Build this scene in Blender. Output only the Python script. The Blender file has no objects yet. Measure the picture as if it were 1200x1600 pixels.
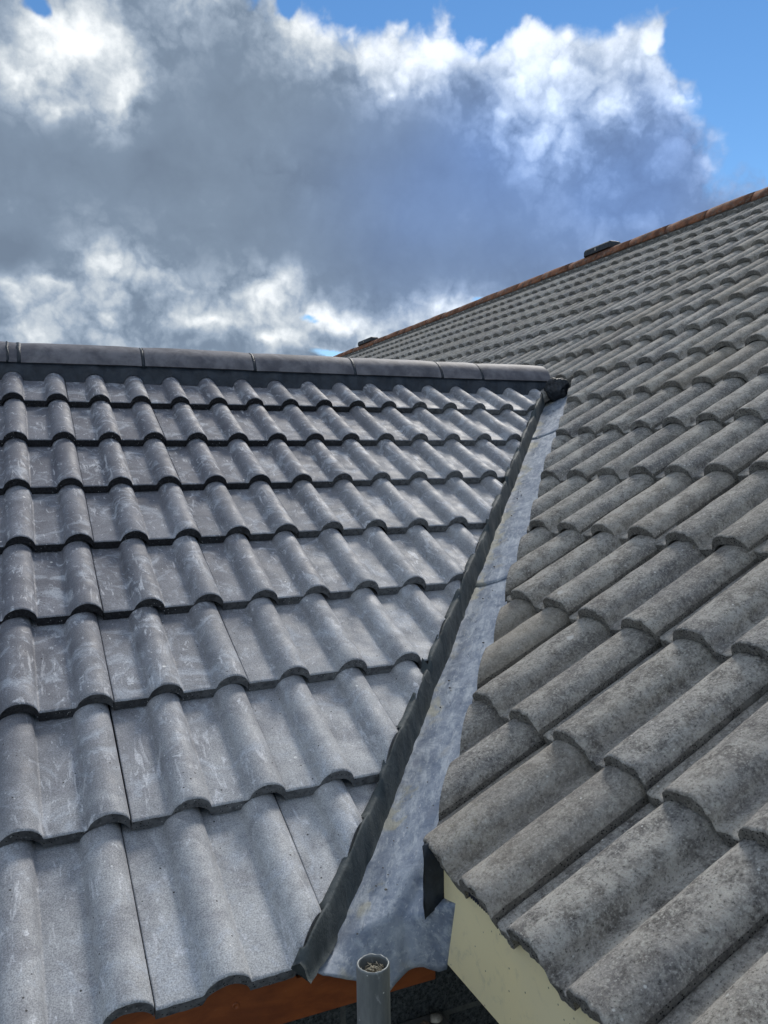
import bpy, bmesh, math, random
import numpy as np
from mathutils import Vector, Matrix, noise

random.seed(7)
S = bpy.context.scene
COL = S.collection

# ------------------------------------------------------------------ camera
cam_d = bpy.data.cameras.new('camera'); cam = bpy.data.objects.new('camera', cam_d); COL.objects.link(cam)
CR = ((0.91542541, -0.40223789, -0.01418206), (0.03291478, 0.03969749, 0.99866948), (-0.40113971, -0.91467414, 0.04957967))
cam.matrix_world = Matrix(CR).transposed().to_4x4()
cam_d.sensor_fit = 'VERTICAL'; cam_d.sensor_height = 24.0; cam_d.lens = 24.0 * 1276.4 / 1600
cam_d.clip_start = 0.02; cam_d.clip_end = 2000
S.camera = cam
S.view_settings.view_transform = 'Standard'; S.view_settings.look = 'None'
S.view_settings.exposure = 0.2; S.view_settings.gamma = 1.0
S.view_settings.use_curve_mapping = False

# ------------------------------------------------------------------ sun + sky
SUN_AZ, SUN_EL = math.radians(42), math.radians(42)     # azimuth from +Y towards +X
sun_d = bpy.data.lights.new('sun', 'SUN'); sun = bpy.data.objects.new('sun', sun_d); COL.objects.link(sun)
sun_d.energy = 2.4; sun_d.angle = math.radians(13); sun_d.color = (1.0, 0.95, 0.88)
sd = Vector((math.sin(SUN_AZ) * math.cos(SUN_EL), math.cos(SUN_AZ) * math.cos(SUN_EL), math.sin(SUN_EL)))
sun.rotation_euler = sd.to_track_quat('Z', 'Y').to_euler(); sun.location = (0, 0, 20)

CLEAR = [(51.28,24.24,6.34,7.71,1),(25.09,31.57,9.12,4.04,1),(31.55,29.88,4.06,3.15,1),(42.24,30.06,7.81,3.45,1),(34.93,29.91,2.72,2.65,1),(18.64,10.54,1.41,0.51,0.55),(20.28,8.27,2.44,0.43,0.57),(1.58,27.46,1.05,0.87,0.64),(29.99,11.59,1.49,0.33,0.6),(17.86,28.69,1.21,0.85,0.8),(46.83,24.45,2.22,4.23,1),(46.29,22.9,1.68,1.68,0.9),(44.57,25.15,2.29,1.8,0.9)]
BRIGHT = [(4.0,26.26,4.65,2.59,0.75),(6.44,23.38,1.8,2.6,0.6),(1.69,25.46,2.26,1.62,0.3),(12.97,28.92,4.63,1.28,0.45),(0.34,23.97,2.95,1.32,0.25),(19.79,27.92,3.48,1.49,0.6),(22.37,26.25,5.25,1.72,0.35),(25.87,26.2,3.93,2.06,0.4),(23.65,24.15,2.63,1.78,0.25),(30.22,26.37,3.88,1.7,0.5),(32.79,25.17,6.82,3.11,0.35),(37.0,26.82,3.72,1.81,0.55),(41.06,25.0,3.58,2.51,0.5),(38.64,22.9,6.95,3.87,0.25),(44.21,22.26,1.46,0.9,0.6),(38.02,19.71,1.86,1.3,0.22),(34.89,21.45,2.54,2.2,0.2),(24.96,24.2,0.44,0.32,0.4),(27.06,24.18,0.44,0.32,0.35),(4.74,13.85,3.57,1.56,0.5),(1.97,12.31,1.53,0.55,0.5),(-0.3,11.76,1.85,0.69,0.5),(7.95,13.45,2.05,0.8,0.35),(1.1,9.12,9.86,2.78,0.3),(10.36,10.71,6.73,2.48,0.3),(12.67,9.93,2.14,0.5,0.45),(15.08,11.64,3.04,1.67,0.35),(16.84,12.5,1.75,1.04,0.3),(19.88,10.63,1.33,0.76,0.5),(15.9,9.34,2.62,0.51,0.4),(18.96,8.62,1.77,0.43,0.4),(22.09,10.4,6.21,1.91,0.35),(28.31,11.14,4.85,1.48,0.3),(25.63,9.5,7.1,1.93,0.3),(16.57,19.96,2.17,1.21,0.22),(19.15,18.55,1.31,1.17,0.1),(3.49,22.88,2.71,0.55,0.25),(0.1,22.61,2.21,0.67,0.15),(11.24,26.85,2.5,1.66,0.15),(45.94,18.43,1.13,2.16,0.15)]
DARK = [(12.84,24.59,4.65,2.79,0.16),(8.55,20.0,10.67,2.58,0.2),(25.82,23.03,3.51,3.27,0.26),(28.41,19.97,6.56,3.8,0.14),(20.57,23.44,2.62,2.17,0.15),(15.2,16.91,14.26,3.55,0.12),(25.7,14.52,8.4,2.86,0.13),(0.14,13.7,3.35,1.59,0.55),(2.25,20.49,4.95,2.12,0.08),(33.58,15.43,7.72,3.19,0.04)]
BLUE = [(40.27,16.48,13.37,7.66,1),(31.03,20.98,8.65,5.97,0.6),(24.86,17.36,7.06,6.33,0.3),(43.44,20.2,4.67,4.29,0.4)]

def build_world():
    w = bpy.data.worlds.new('World'); S.world = w; w.use_nodes = True
    nt = w.node_tree; nt.nodes.clear()
    N = nt.nodes.new; L = nt.links.new
    def math_(op, a, b=None, c=None, clamp=False):
        n = N('ShaderNodeMath'); n.operation = op; n.use_clamp = clamp
        for i, v in enumerate((a, b, c)):
            if v is None: continue
            if isinstance(v, (int, float)): n.inputs[i].default_value = v
            else: L(v, n.inputs[i])
        return n.outputs[0]
    tc = N('ShaderNodeTexCoord'); sep = N('ShaderNodeSeparateXYZ'); L(tc.outputs['Generated'], sep.inputs[0])
    # wispy domain warp in 3-D direction space
    def noise_(scale, det, rough=0.55, dist=0.0, off=None):
        n = N('ShaderNodeTexNoise'); n.inputs['Scale'].default_value = scale; n.inputs['Detail'].default_value = det
        n.inputs['Roughness'].default_value = rough; n.inputs['Distortion'].default_value = dist
        if off:
            m = N('ShaderNodeMapping'); m.inputs['Location'].default_value = off; L(tc.outputs['Generated'], m.inputs[0]); L(m.outputs[0], n.inputs['Vector'])
        else: L(tc.outputs['Generated'], n.inputs['Vector'])
        return n
    az = math_('MULTIPLY', math_('ARCTAN2', sep.outputs[0], sep.outputs[1]), 57.29578)
    el = math_('MULTIPLY', math_('ARCSINE', sep.outputs[2]), 57.29578)
    w1 = noise_(8, 6, 0.52); w2 = noise_(8, 6, 0.52, 0, (5.2, 1.3, 7.7))
    azw = math_('ADD', az, math_('MULTIPLY', math_('SUBTRACT', w1.outputs[0], 0.5), 4.0))
    elw = math_('ADD', el, math_('MULTIPLY', math_('SUBTRACT', w2.outputs[0], 0.5), 4.0))
    comb = N('ShaderNodeCombineXYZ'); L(azw, comb.inputs[0]); L(elw, comb.inputs[1])
    def blob(a, e, ra, re, k):
        m = N('ShaderNodeMapping'); m.vector_type = 'POINT'
        sx, sy = 1 / (ra * k), 1 / (re * k)
        m.inputs['Scale'].default_value = (sx, sy, 1); m.inputs['Location'].default_value = (-a * sx, -e * sy, 0)
        L(comb.outputs[0], m.inputs[0])
        g = N('ShaderNodeTexGradient'); g.gradient_type = 'QUADRATIC_SPHERE'; L(m.outputs[0], g.inputs[0])
        return g.outputs['Fac']
    def sphere(a, e, ra, re, k):
        o = blob(a, e, ra, re, k); o.node.gradient_type = 'SPHERICAL'; return o
    # blue gaps in the cloud
    gap = None
    for (a, e, ra, re, wt) in CLEAR:
        o = math_('MULTIPLY', sphere(a, e, ra, re, 2.0), wt)
        gap = o if gap is None else math_('MAXIMUM', gap, o)
    fine = noise_(20, 10, 0.70)
    big = noise_(3.0, 8, 0.55, 0.3, (3, 9, 2))
    # the part of the sky outside the fixed gaps gets its own broken cloud (behind, above)
    far = N('ShaderNodeMapRange'); far.interpolation_type = 'SMOOTHSTEP'
    L(math_('ABSOLUTE', math_('SUBTRACT', az, 24)), far.inputs[0]); far.inputs[1].default_value = 30; far.inputs[2].default_value = 60
    up = N('ShaderNodeMapRange'); up.interpolation_type = 'SMOOTHSTEP'; L(el, up.inputs[0]); up.inputs[1].default_value = 33; up.inputs[2].default_value = 50
    away = math_('MAXIMUM', far.outputs[0], up.outputs[0])
    gap_far = math_('MULTIPLY', away, math_('MULTIPLY_ADD', big.outputs[0], 2.2, -0.62))
    gap = math_('MAXIMUM', gap, gap_far)
    def puff(scale, off):
        m = N('ShaderNodeMapping'); m.inputs['Location'].default_value = off; L(tc.outputs['Generated'], m.inputs[0])
        wn = N('ShaderNodeTexNoise'); wn.inputs['Scale'].default_value = scale * 1.5; wn.inputs['Detail'].default_value = 4; L(m.outputs[0], wn.inputs['Vector'])
        va = N('ShaderNodeMix'); va.data_type = 'RGBA'; va.blend_type = 'LINEAR_LIGHT'; va.inputs[0].default_value = 0.035; L(m.outputs[0], va.inputs[6]); L(wn.outputs['Color'], va.inputs[7])
        v = N('ShaderNodeTexVoronoi'); v.feature = 'F1'; v.inputs['Scale'].default_value = scale; v.inputs['Detail'].default_value = 2.0
        v.inputs['Roughness'].default_value = 0.55; pass
        L(va.outputs[2], v.inputs['Vector']); return math_('SUBTRACT', 0.55, v.outputs['Distance'])
    pf = puff(17, (2, 5, 1))
    gapn = math_('ADD', gap, math_('MULTIPLY', math_('SUBTRACT', fine.outputs[0], 0.5), 0.20))
    gapn = math_('MULTIPLY_ADD', pf, -0.16, gapn)
    clear = N('ShaderNodeMapRange'); clear.interpolation_type = 'SMOOTHSTEP'; L(gapn, clear.inputs[0])
    clear.inputs[1].default_value = 0.43; clear.inputs[2].default_value = 0.60
    # cloud brightness
    br = math_('ADD', 0.33, math_('MULTIPLY', away, math_('MULTIPLY_ADD', big.outputs[0], 1.2, 0.22)))
    for (a, e, ra, re, k) in BRIGHT: br = math_('MULTIPLY_ADD', blob(a, e, ra, re, 2.1), k * 1.18, br)
    for (a, e, ra, re, k) in DARK: br = math_('MULTIPLY_ADD', blob(a, e, ra, re, 2.1), -k * 1.05, br)
    # bright fringe where a cloud thins to blue
    fr = N('ShaderNodeMapRange'); L(gapn, fr.inputs[0]); fr.inputs[1].default_value = 0.33; fr.inputs[2].default_value = 0.5
    br = math_('MULTIPLY_ADD', fr.outputs[0], 0.10, br)
    det = math_('SUBTRACT', fine.outputs[0], 0.5)
    mid = noise_(7, 8, 0.6, 0.4, (1, 4, 6))
    amp = N('ShaderNodeMapRange'); L(br, amp.inputs[0]); amp.inputs[1].default_value = 0.2; amp.inputs[2].default_value = 0.6
    amp.inputs[3].default_value = 0.13; amp.inputs[4].default_value = 0.80
    br = math_('ADD', br, math_('MULTIPLY', det, amp.outputs[0]))
    br = math_('MULTIPLY_ADD', math_('SUBTRACT', mid.outputs[0], 0.5), 0.40, br)
    br = math_('ADD', br, math_('MULTIPLY', pf, math_('MULTIPLY', amp.outputs[0], 0.8)))
    cr = N('ShaderNodeValToRGB'); L(br, cr.inputs[0]); e = cr.color_ramp.elements
    e[0].position = 0.0; e[0].color = (0.155, 0.205, 0.28, 1)
    e[1].position = 1.0; e[1].color = (0.90, 0.925, 0.95, 1)
    for p, c in ((0.2, (0.19, 0.25, 0.335)), (0.4, (0.30, 0.37, 0.465)), (0.64, (0.52, 0.575, 0.63)), (0.86, (0.77, 0.81, 0.84))):
        x = e.new(p); x.color = (*c, 1)
    bl = None
    for (a, ee, ra, re, k) in BLUE:
        o = math_('MULTIPLY', blob(a, ee, ra, re, 2.0), k); bl = o if bl is None else math_('ADD', bl, o, clamp=True)
    tint = N('ShaderNodeMix'); tint.data_type = 'RGBA'; tint.blend_type = 'MULTIPLY'
    L(bl, tint.inputs[0]); L(cr.outputs[0], tint.inputs[6]); tint.inputs[7].default_value = (0.83, 1.04, 1.5, 1)
    bgc = N('ShaderNodeBackground'); L(tint.outputs[2], bgc.inputs[0]); bgc.inputs[1].default_value = 1.0
    sky = N('ShaderNodeTexSky'); sky.sky_type = 'NISHITA'; sky.sun_disc = False
    sky.sun_elevation = SUN_EL; sky.sun_rotation = SUN_AZ
    sky.air_density = 1.0; sky.dust_density = 0.0; sky.ozone_density = 3.0
    hs = N('ShaderNodeHueSaturation'); hs.inputs['Saturation'].default_value = 1.18; L(sky.outputs[0], hs.inputs['Color'])
    bgs = N('ShaderNodeBackground'); L(hs.outputs[0], bgs.inputs[0]); bgs.inputs[1].default_value = 0.105
    mx = N('ShaderNodeMixShader'); L(clear.outputs[0], mx.inputs[0]); L(bgc.outputs[0], mx.inputs[1]); L(bgs.outputs[0], mx.inputs[2])
    out = N('ShaderNodeOutputWorld'); L(mx.outputs[0], out.inputs[0])
    try: w.cycles.sampling_method = 'MANUAL'; w.cycles.sample_map_resolution = 512
    except Exception: pass
build_world()

# ------------------------------------------------------------------ helpers
def tag(o, label=None, cat=None, group=None, kind=None):
    if label: o['label'] = label
    if cat: o['category'] = cat
    if group: o['group'] = group
    if kind: o['kind'] = kind
    return o
def empty(name, loc, label=None, cat=None, group=None):
    o = bpy.data.objects.new(name, None); COL.objects.link(o); o.location = loc; o.empty_display_size = 0.1
    return tag(o, label, cat, group)
def base_of(p):
    v = Vector((0, 0, 0))
    while p is not None: v = v + p.location; p = p.parent
    return v
def mesh_obj(name, V, F, mats, parent=None, mi=None, smooth=True, origin=None):
    """V in world coordinates; the object is placed at origin, under its parent"""
    o0 = Vector(origin) if origin is not None else base_of(parent)
    me = bpy.data.meshes.new(name)
    me.from_pydata([(v[0] - o0[0], v[1] - o0[1], v[2] - o0[2]) for v in V], [], F)
    for m in mats: me.materials.append(m)
    if mi is not None: me.polygons.foreach_set('material_index', mi)
    if smooth is True: me.polygons.foreach_set('use_smooth', [True] * len(F))
    elif smooth is not False: me.polygons.foreach_set('use_smooth', smooth)
    me.update()
    o = bpy.data.objects.new(name, me); COL.objects.link(o)
    if parent: o.parent = parent
    o.location = o0 - base_of(parent) if parent else o0
    return o
def box(x0, x1, y0, y1, z0, z1):
    V = [(x, y, z) for x in (x0, x1) for y in (y0, y1) for z in (z0, z1)]
    F = [(0, 1, 3, 2), (4, 6, 7, 5), (0, 4, 5, 1), (2, 3, 7, 6), (0, 2, 6, 4), (1, 5, 7, 3)]
    return V, F
def add(A, B):
    n = len(A[0]); A[0].extend(B[0]); A[1].extend([tuple(i + n for i in f) for f in B[1]])
def grid_faces(nr, nc, close=False):
    F = []
    for r in range(nr - 1):
        for c in range(nc - 1): F.append((r * nc + c, r * nc + c + 1, (r + 1) * nc + c + 1, (r + 1) * nc + c))
    return F
def bevel_obj(o, w, seg=2):
    b = o.modifiers.new('bevel', 'BEVEL'); b.width = w; b.segments = seg; b.limit_method = 'ANGLE'
def nz(x, y, z, s=1.0, octv=3): return noise.fractal(Vector((x * s, y * s, z * s)), 1.0, 2.0, octv)

# ------------------------------------------------------------------ materials
class Mat:
    def __init__(s, name):
        s.m = bpy.data.materials.new(name); s.m.use_nodes = True; s.nt = s.m.node_tree
        s.b = s.nt.nodes['Principled BSDF']; s.geo = s.N('ShaderNodeNewGeometry'); s.pos = s.geo.outputs['Position']
        s.oi = s.N('ShaderNodeObjectInfo'); s.h = None
    def N(s, t): return s.nt.nodes.new(t)
    def L(s, a, b): s.nt.links.new(a, b)
    def set(s, sock, v):
        if isinstance(v, (int, float)): sock.default_value = v
        elif isinstance(v, tuple): sock.default_value = (*v, 1) if len(v) == 3 and sock.type == 'RGBA' else v
        else: s.L(v, sock)
    def math(s, op, a, b=None, c=None, clamp=False):
        n = s.N('ShaderNodeMath'); n.operation = op; n.use_clamp = clamp
        for i, v in enumerate((a, b, c)):
            if v is not None: s.set(n.inputs[i], v)
        return n.outputs[0]
    def noise(s, scale, det=5, rough=0.6, dist=0.0, vec=None, stretch=None, rot=None, off=None):
        n = s.N('ShaderNodeTexNoise'); n.inputs['Scale'].default_value = scale; n.inputs['Detail'].default_value = det
        n.inputs['Roughness'].default_value = rough; n.inputs['Distortion'].default_value = dist
        v = vec or s.pos
        if stretch or rot or off is not None:
            m = s.N('ShaderNodeMapping'); s.L(v, m.inputs[0])
            if stretch: m.inputs['Scale'].default_value = stretch
            if rot: m.inputs['Rotation'].default_value = rot
            if off is not None: s.set(m.inputs['Location'], off)
            v = m.outputs[0]
        s.L(v, n.inputs['Vector']); return n.outputs[0]
    def voro(s, scale, feature='F1', rnd=1.0, off=None):
        n = s.N('ShaderNodeTexVoronoi'); n.feature = feature; n.inputs['Scale'].default_value = scale
        n.inputs['Randomness'].default_value = rnd
        if off:
            m = s.N('ShaderNodeMapping'); s.L(s.pos, m.inputs[0]); m.inputs['Location'].default_value = off; s.L(m.outputs[0], n.inputs['Vector'])
        else: s.L(s.pos, n.inputs['Vector'])
        return n
    def rng(s, v, a, b, lo=0.0, hi=1.0, smooth=True):
        n = s.N('ShaderNodeMapRange'); n.interpolation_type = 'SMOOTHSTEP' if smooth else 'LINEAR'
        s.L(v, n.inputs[0]); n.inputs[1].default_value = a; n.inputs[2].default_value = b
        n.inputs[3].default_value = lo; n.inputs[4].default_value = hi; return n.outputs[0]
    def mix(s, f, a, b, mode='MIX'):
        n = s.N('ShaderNodeMix'); n.data_type = 'RGBA'; n.blend_type = mode
        s.set(n.inputs[0], f); s.set(n.inputs[6], a); s.set(n.inputs[7], b); return n.outputs[2]
    def bump(s, h, strength, dist=0.002):
        n = s.N('ShaderNodeBump'); n.inputs['Strength'].default_value = strength; n.inputs['Distance'].default_value = dist
        s.L(h, n.inputs['Height'])
        if s.h: s.L(s.h, n.inputs['Normal'])
        s.h = n.outputs[0]; s.L(s.h, s.b.inputs['Normal'])
    def out(s, col, rough=0.7, metal=0.0, spec=0.5):
        s.set(s.b.inputs['Base Color'], col); s.set(s.b.inputs['Roughness'], rough); s.set(s.b.inputs['Metallic'], metal)
        s.b.inputs['Specular IOR Level'].default_value = spec; return s.m
    def xyz(s):
        n = s.N('ShaderNodeSeparateXYZ'); s.L(s.pos, n.inputs[0]); return n.outputs
    def randvec(s, k=37.0):
        n = s.N('ShaderNodeCombineXYZ'); r = s.oi.outputs['Random']
        s.L(s.math('MULTIPLY', r, k), n.inputs[0]); s.L(s.math('MULTIPLY', r, k * 1.7), n.inputs[1]); s.L(s.math('MULTIPLY', r, k * 2.3), n.inputs[2])
        return n.outputs[0]

VX0, VY0, VK = 0.361, 1.214, 0.905        # cut edge of the newer tiles, seen in plan
def valley_dist(m):
    X = m.xyz(); d = m.math('SUBTRACT', X[0], m.math('MULTIPLY_ADD', X[1], VK, VX0 - VK * VY0))
    return m.math('MULTIPLY', d, 0.741)   # signed distance, negative on the newer roof

def mat_new_tile():
    m = Mat('new concrete tile')
    rv = m.randvec()
    body = m.noise(7, 7, 0.65, 0.4, off=rv)
    tone = m.mix(m.rng(body, 0.36, 0.66), (0.112, 0.115, 0.132), (0.205, 0.211, 0.234))
    tone = m.mix(m.math('MULTIPLY', m.oi.outputs['Random'], 0.65), tone, (0.115, 0.117, 0.138))
    # cutting dust, thicker next to the valley and low on the slope
    d = valley_dist(m); Y = m.xyz()[1]
    near = m.rng(d, -1.0, -0.02); low = m.rng(Y, 3.0, 1.15)
    dn = m.noise(14, 8, 0.7, 0.6)
    lowtile = m.rng(Y, 1.75, 1.2, 0, 0.12)
    dust = m.math('ADD', m.math('MULTIPLY', near, m.math('MULTIPLY_ADD', low, 0.45, 0.45)), lowtile)
    dust = m.math('MULTIPLY', dust, m.rng(dn, 0.28, 0.66, 0.45, 1.15), clamp=True)
    tone = m.mix(dust, tone, (0.40, 0.41, 0.415))
    # whitish bloom and scuffs
    bl = m.noise(11, 9, 0.72, 1.3, off=rv)
    tone = m.mix(m.rng(bl, 0.50, 0.66, 0, 0.7), tone, (0.40, 0.43, 0.47))
    st = m.noise(30, 6, 0.7, 2.0, stretch=(1.0, 0.45, 0.45), rot=(0, 0, 0.5), off=rv)
    tone = m.mix(m.rng(st, 0.58, 0.68, 0, 0.7), tone, (0.56, 0.58, 0.61))
    st2 = m.noise(60, 4, 0.6, 1.0, stretch=(1.0, 0.16, 0.16), rot=(0, 0, -0.35), off=rv)
    pm = m.noise(5, 3, 0.5, 0, off=rv)
    tone = m.mix(m.math('MULTIPLY', m.rng(st2, 0.57, 0.68, 0, 0.7), m.rng(pm, 0.46, 0.58)), tone, (0.55, 0.56, 0.58))
    # brownish rubbed areas, rare
    rb = m.noise(9, 5, 0.6, 0.5, off=(4.0, 2.0, 9.0))
    tone = m.mix(m.rng(rb, 0.64, 0.76, 0, 0.35), tone, (0.23, 0.19, 0.16))
    # plaster splashes
    v = m.voro(16); vd = m.math('ADD', v.outputs['Distance'], m.math('MULTIPLY', m.noise(120, 3), 0.14))
    pick = m.math('GREATER_THAN', m.math('FRACT', m.math('MULTIPLY', v.outputs['Color'], 3.1)), 0.66)
    tone = m.mix(m.math('MULTIPLY', m.rng(vd, 0.135, 0.105), pick), tone, (0.62, 0.62, 0.60))
    v2 = m.voro(75, off=(3, 3, 3)); pk2 = m.math('GREATER_THAN', m.math('FRACT', m.math('MULTIPLY', v2.outputs['Color'], 5.3)), 0.86)
    tone = m.mix(m.math('MULTIPLY', m.math('MULTIPLY', m.rng(v2.outputs['Distance'], 0.17, 0.10), pk2), 0.8), tone, (0.55, 0.56, 0.56))
    v3 = m.voro(60, off=(8, 1, 5)); pk3 = m.math('GREATER_THAN', m.math('FRACT', m.math('MULTIPLY', v3.outputs['Color'], 7.7)), 0.9)
    tone = m.mix(m.math('MULTIPLY', m.rng(v3.outputs['Distance'], 0.14, 0.08), pk3), tone, (0.03, 0.03, 0.03))
    g = m.noise(420, 3, 0.7); tone = m.mix(0.45, tone, m.mix(m.rng(g, 0.3, 0.7), (0.12, 0.12, 0.13), (1.0, 1.0, 1.0)), 'OVERLAY')
    m.bump(m.noise(300, 4, 0.7), 0.22, 0.0012); m.bump(m.noise(28, 5, 0.6), 0.25, 0.004)
    return m.out(tone, m.rng(m.noise(18, 5), 0.3, 0.7, 0.58, 0.78), 0, 0.4)
def mat_new_face():
    m = Mat('new tile broken edge')
    d = valley_dist(m); near = m.rng(m.math('ADD', d, m.math('MULTIPLY', m.noise(9, 4), 0.5)), -0.55, 0.1)
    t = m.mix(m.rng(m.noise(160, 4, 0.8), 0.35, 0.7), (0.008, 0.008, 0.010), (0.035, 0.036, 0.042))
    t = m.mix(m.math('MULTIPLY', near, m.rng(m.noise(70, 5), 0.3, 0.6, 0.4, 1)), t, (0.17, 0.175, 0.18))
    v = m.voro(210); pk = m.math('GREATER_THAN', m.math('FRACT', m.math('MULTIPLY', v.outputs['Color'], 5.3)), 0.8)
    pa = m.rng(m.noise(12, 3), 0.45, 0.6)
    t = m.mix(m.math('MULTIPLY', m.math('MULTIPLY', m.rng(v.outputs['Distance'], 0.3, 0.2), pk), pa), t, (0.4, 0.4, 0.4))
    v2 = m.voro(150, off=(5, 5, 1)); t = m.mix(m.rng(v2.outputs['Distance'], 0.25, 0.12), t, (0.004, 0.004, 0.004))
    m.bump(m.noise(220, 4, 0.8), 0.8, 0.003)
    return m.out(t, 0.85, 0, 0.3)
def old_tone(m, rv, dark=0.0):
    n1 = m.noise(24, 9, 0.72, 0.3, off=rv)
    t = m.mix(m.rng(n1, 0.36, 0.62), (0.150, 0.140, 0.128), (0.45, 0.43, 0.39))
    n2 = m.noise(5, 5, 0.6, 0.2, off=rv)
    t = m.mix(m.rng(n2, 0.42, 0.66, 0, 0.5), t, (0.10, 0.102, 0.118))
    t = m.mix(m.math('MULTIPLY', m.oi.outputs['Random'], 0.30), t, (0.25, 0.24, 0.22))
    # lichen: pale mottling broken into small flecks
    l1 = m.noise(75, 8, 0.78, 0.4); l2 = m.noise(9, 5, 0.6, 0, off=rv)
    t = m.mix(m.math('MULTIPLY', m.rng(l1, 0.5, 0.64), m.rng(l2, 0.38, 0.6, 0.25, 0.9)), t, (0.46, 0.45, 0.405))
    l3 = m.noise(230, 4, 0.7)
    t = m.mix(m.rng(l3, 0.54, 0.66, 0, 0.75), t, (0.52, 0.51, 0.47))
    t = m.mix(m.rng(l3, 0.46, 0.34, 0, 0.75), t, (0.035, 0.035, 0.036))
    l4 = m.noise(110, 5, 0.75, 0.8, off=(6, 2, 8))
    t = m.mix(m.rng(l4, 0.37, 0.31, 0, 0.85), t, (0.022, 0.022, 0.023))
    c1 = m.noise(80, 7, 0.8, 0.3, off=(3, 8, 8)); t = m.mix(m.rng(c1, 0.53, 0.62, 0, 0.5), t, (0.50, 0.48, 0.43)); t = m.mix(m.rng(c1, 0.45, 0.37, 0, 0.4), t, (0.075, 0.074, 0.076))
    v2 = m.voro(45, off=(2, 7, 4)); vd = m.math('ADD', v2.outputs['Distance'], m.math('MULTIPLY', m.noise(190, 3), 0.16))
    pk2 = m.math('GREATER_THAN', m.math('FRACT', m.math('MULTIPLY', v2.outputs['Color'], 7.3)), 0.8)
    t = m.mix(m.math('MULTIPLY', m.rng(vd, 0.20, 0.15), pk2), t, (0.60, 0.60, 0.57))
    v3 = m.voro(10, off=(9, 7, 1)); vd3 = m.math('ADD', v3.outputs['Distance'], m.math('MULTIPLY', m.noise(90, 4), 0.16))
    pk3 = m.math('GREATER_THAN', m.math('FRACT', m.math('MULTIPLY', v3.outputs['Color'], 9.1)), 0.8)
    t = m.mix(m.math('MULTIPLY', m.rng(vd3, 0.18, 0.13), pk3), t, (0.50, 0.50, 0.48))
    sel = m.math('FRACT', m.math('MULTIPLY', m.oi.outputs['Random'], 17.3))
    t = m.mix(m.rng(sel, 0.7, 1.0, 0, 0.35), t, (0.34, 0.30, 0.24))
    mo = m.noise(55, 6, 0.75, 0.5, off=(3, 1, 1)); mp = m.noise(3.5, 4, 0.6, off=(1, 9, 3))
    t = m.mix(m.math('MULTIPLY', m.rng(mo, 0.56, 0.66), m.rng(mp, 0.5, 0.62, 0, 0.45)), t, (0.15, 0.135, 0.08))
    gb = m.noise(1.3, 4, 0.6)
    t = m.mix(m.rng(gb, 0.40, 0.62, 0, 0.2), t, (0.22, 0.185, 0.13))
    return t
def mat_old_tile():
    m = Mat('weathered concrete tile'); t = old_tone(m, m.randvec())
    m.bump(m.noise(190, 6, 0.8), 0.75, 0.0035); m.bump(m.noise(35, 5, 0.6), 0.45, 0.006)
    return m.out(t, 0.92, 0, 0.25)
def mat_old_face():
    m = Mat('weathered tile edge'); t = old_tone(m, m.randvec())
    t = m.mix(0.4, t, (0.13, 0.127, 0.118))
    v = m.voro(190, off=(1, 2, 3)); t = m.mix(m.rng(v.outputs['Distance'], 0.34, 0.16), t, (0.012, 0.012, 0.012))
    m.bump(m.noise(160, 6, 0.8), 1.0, 0.006)
    return m.out(t, 0.95, 0, 0.2)
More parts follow.
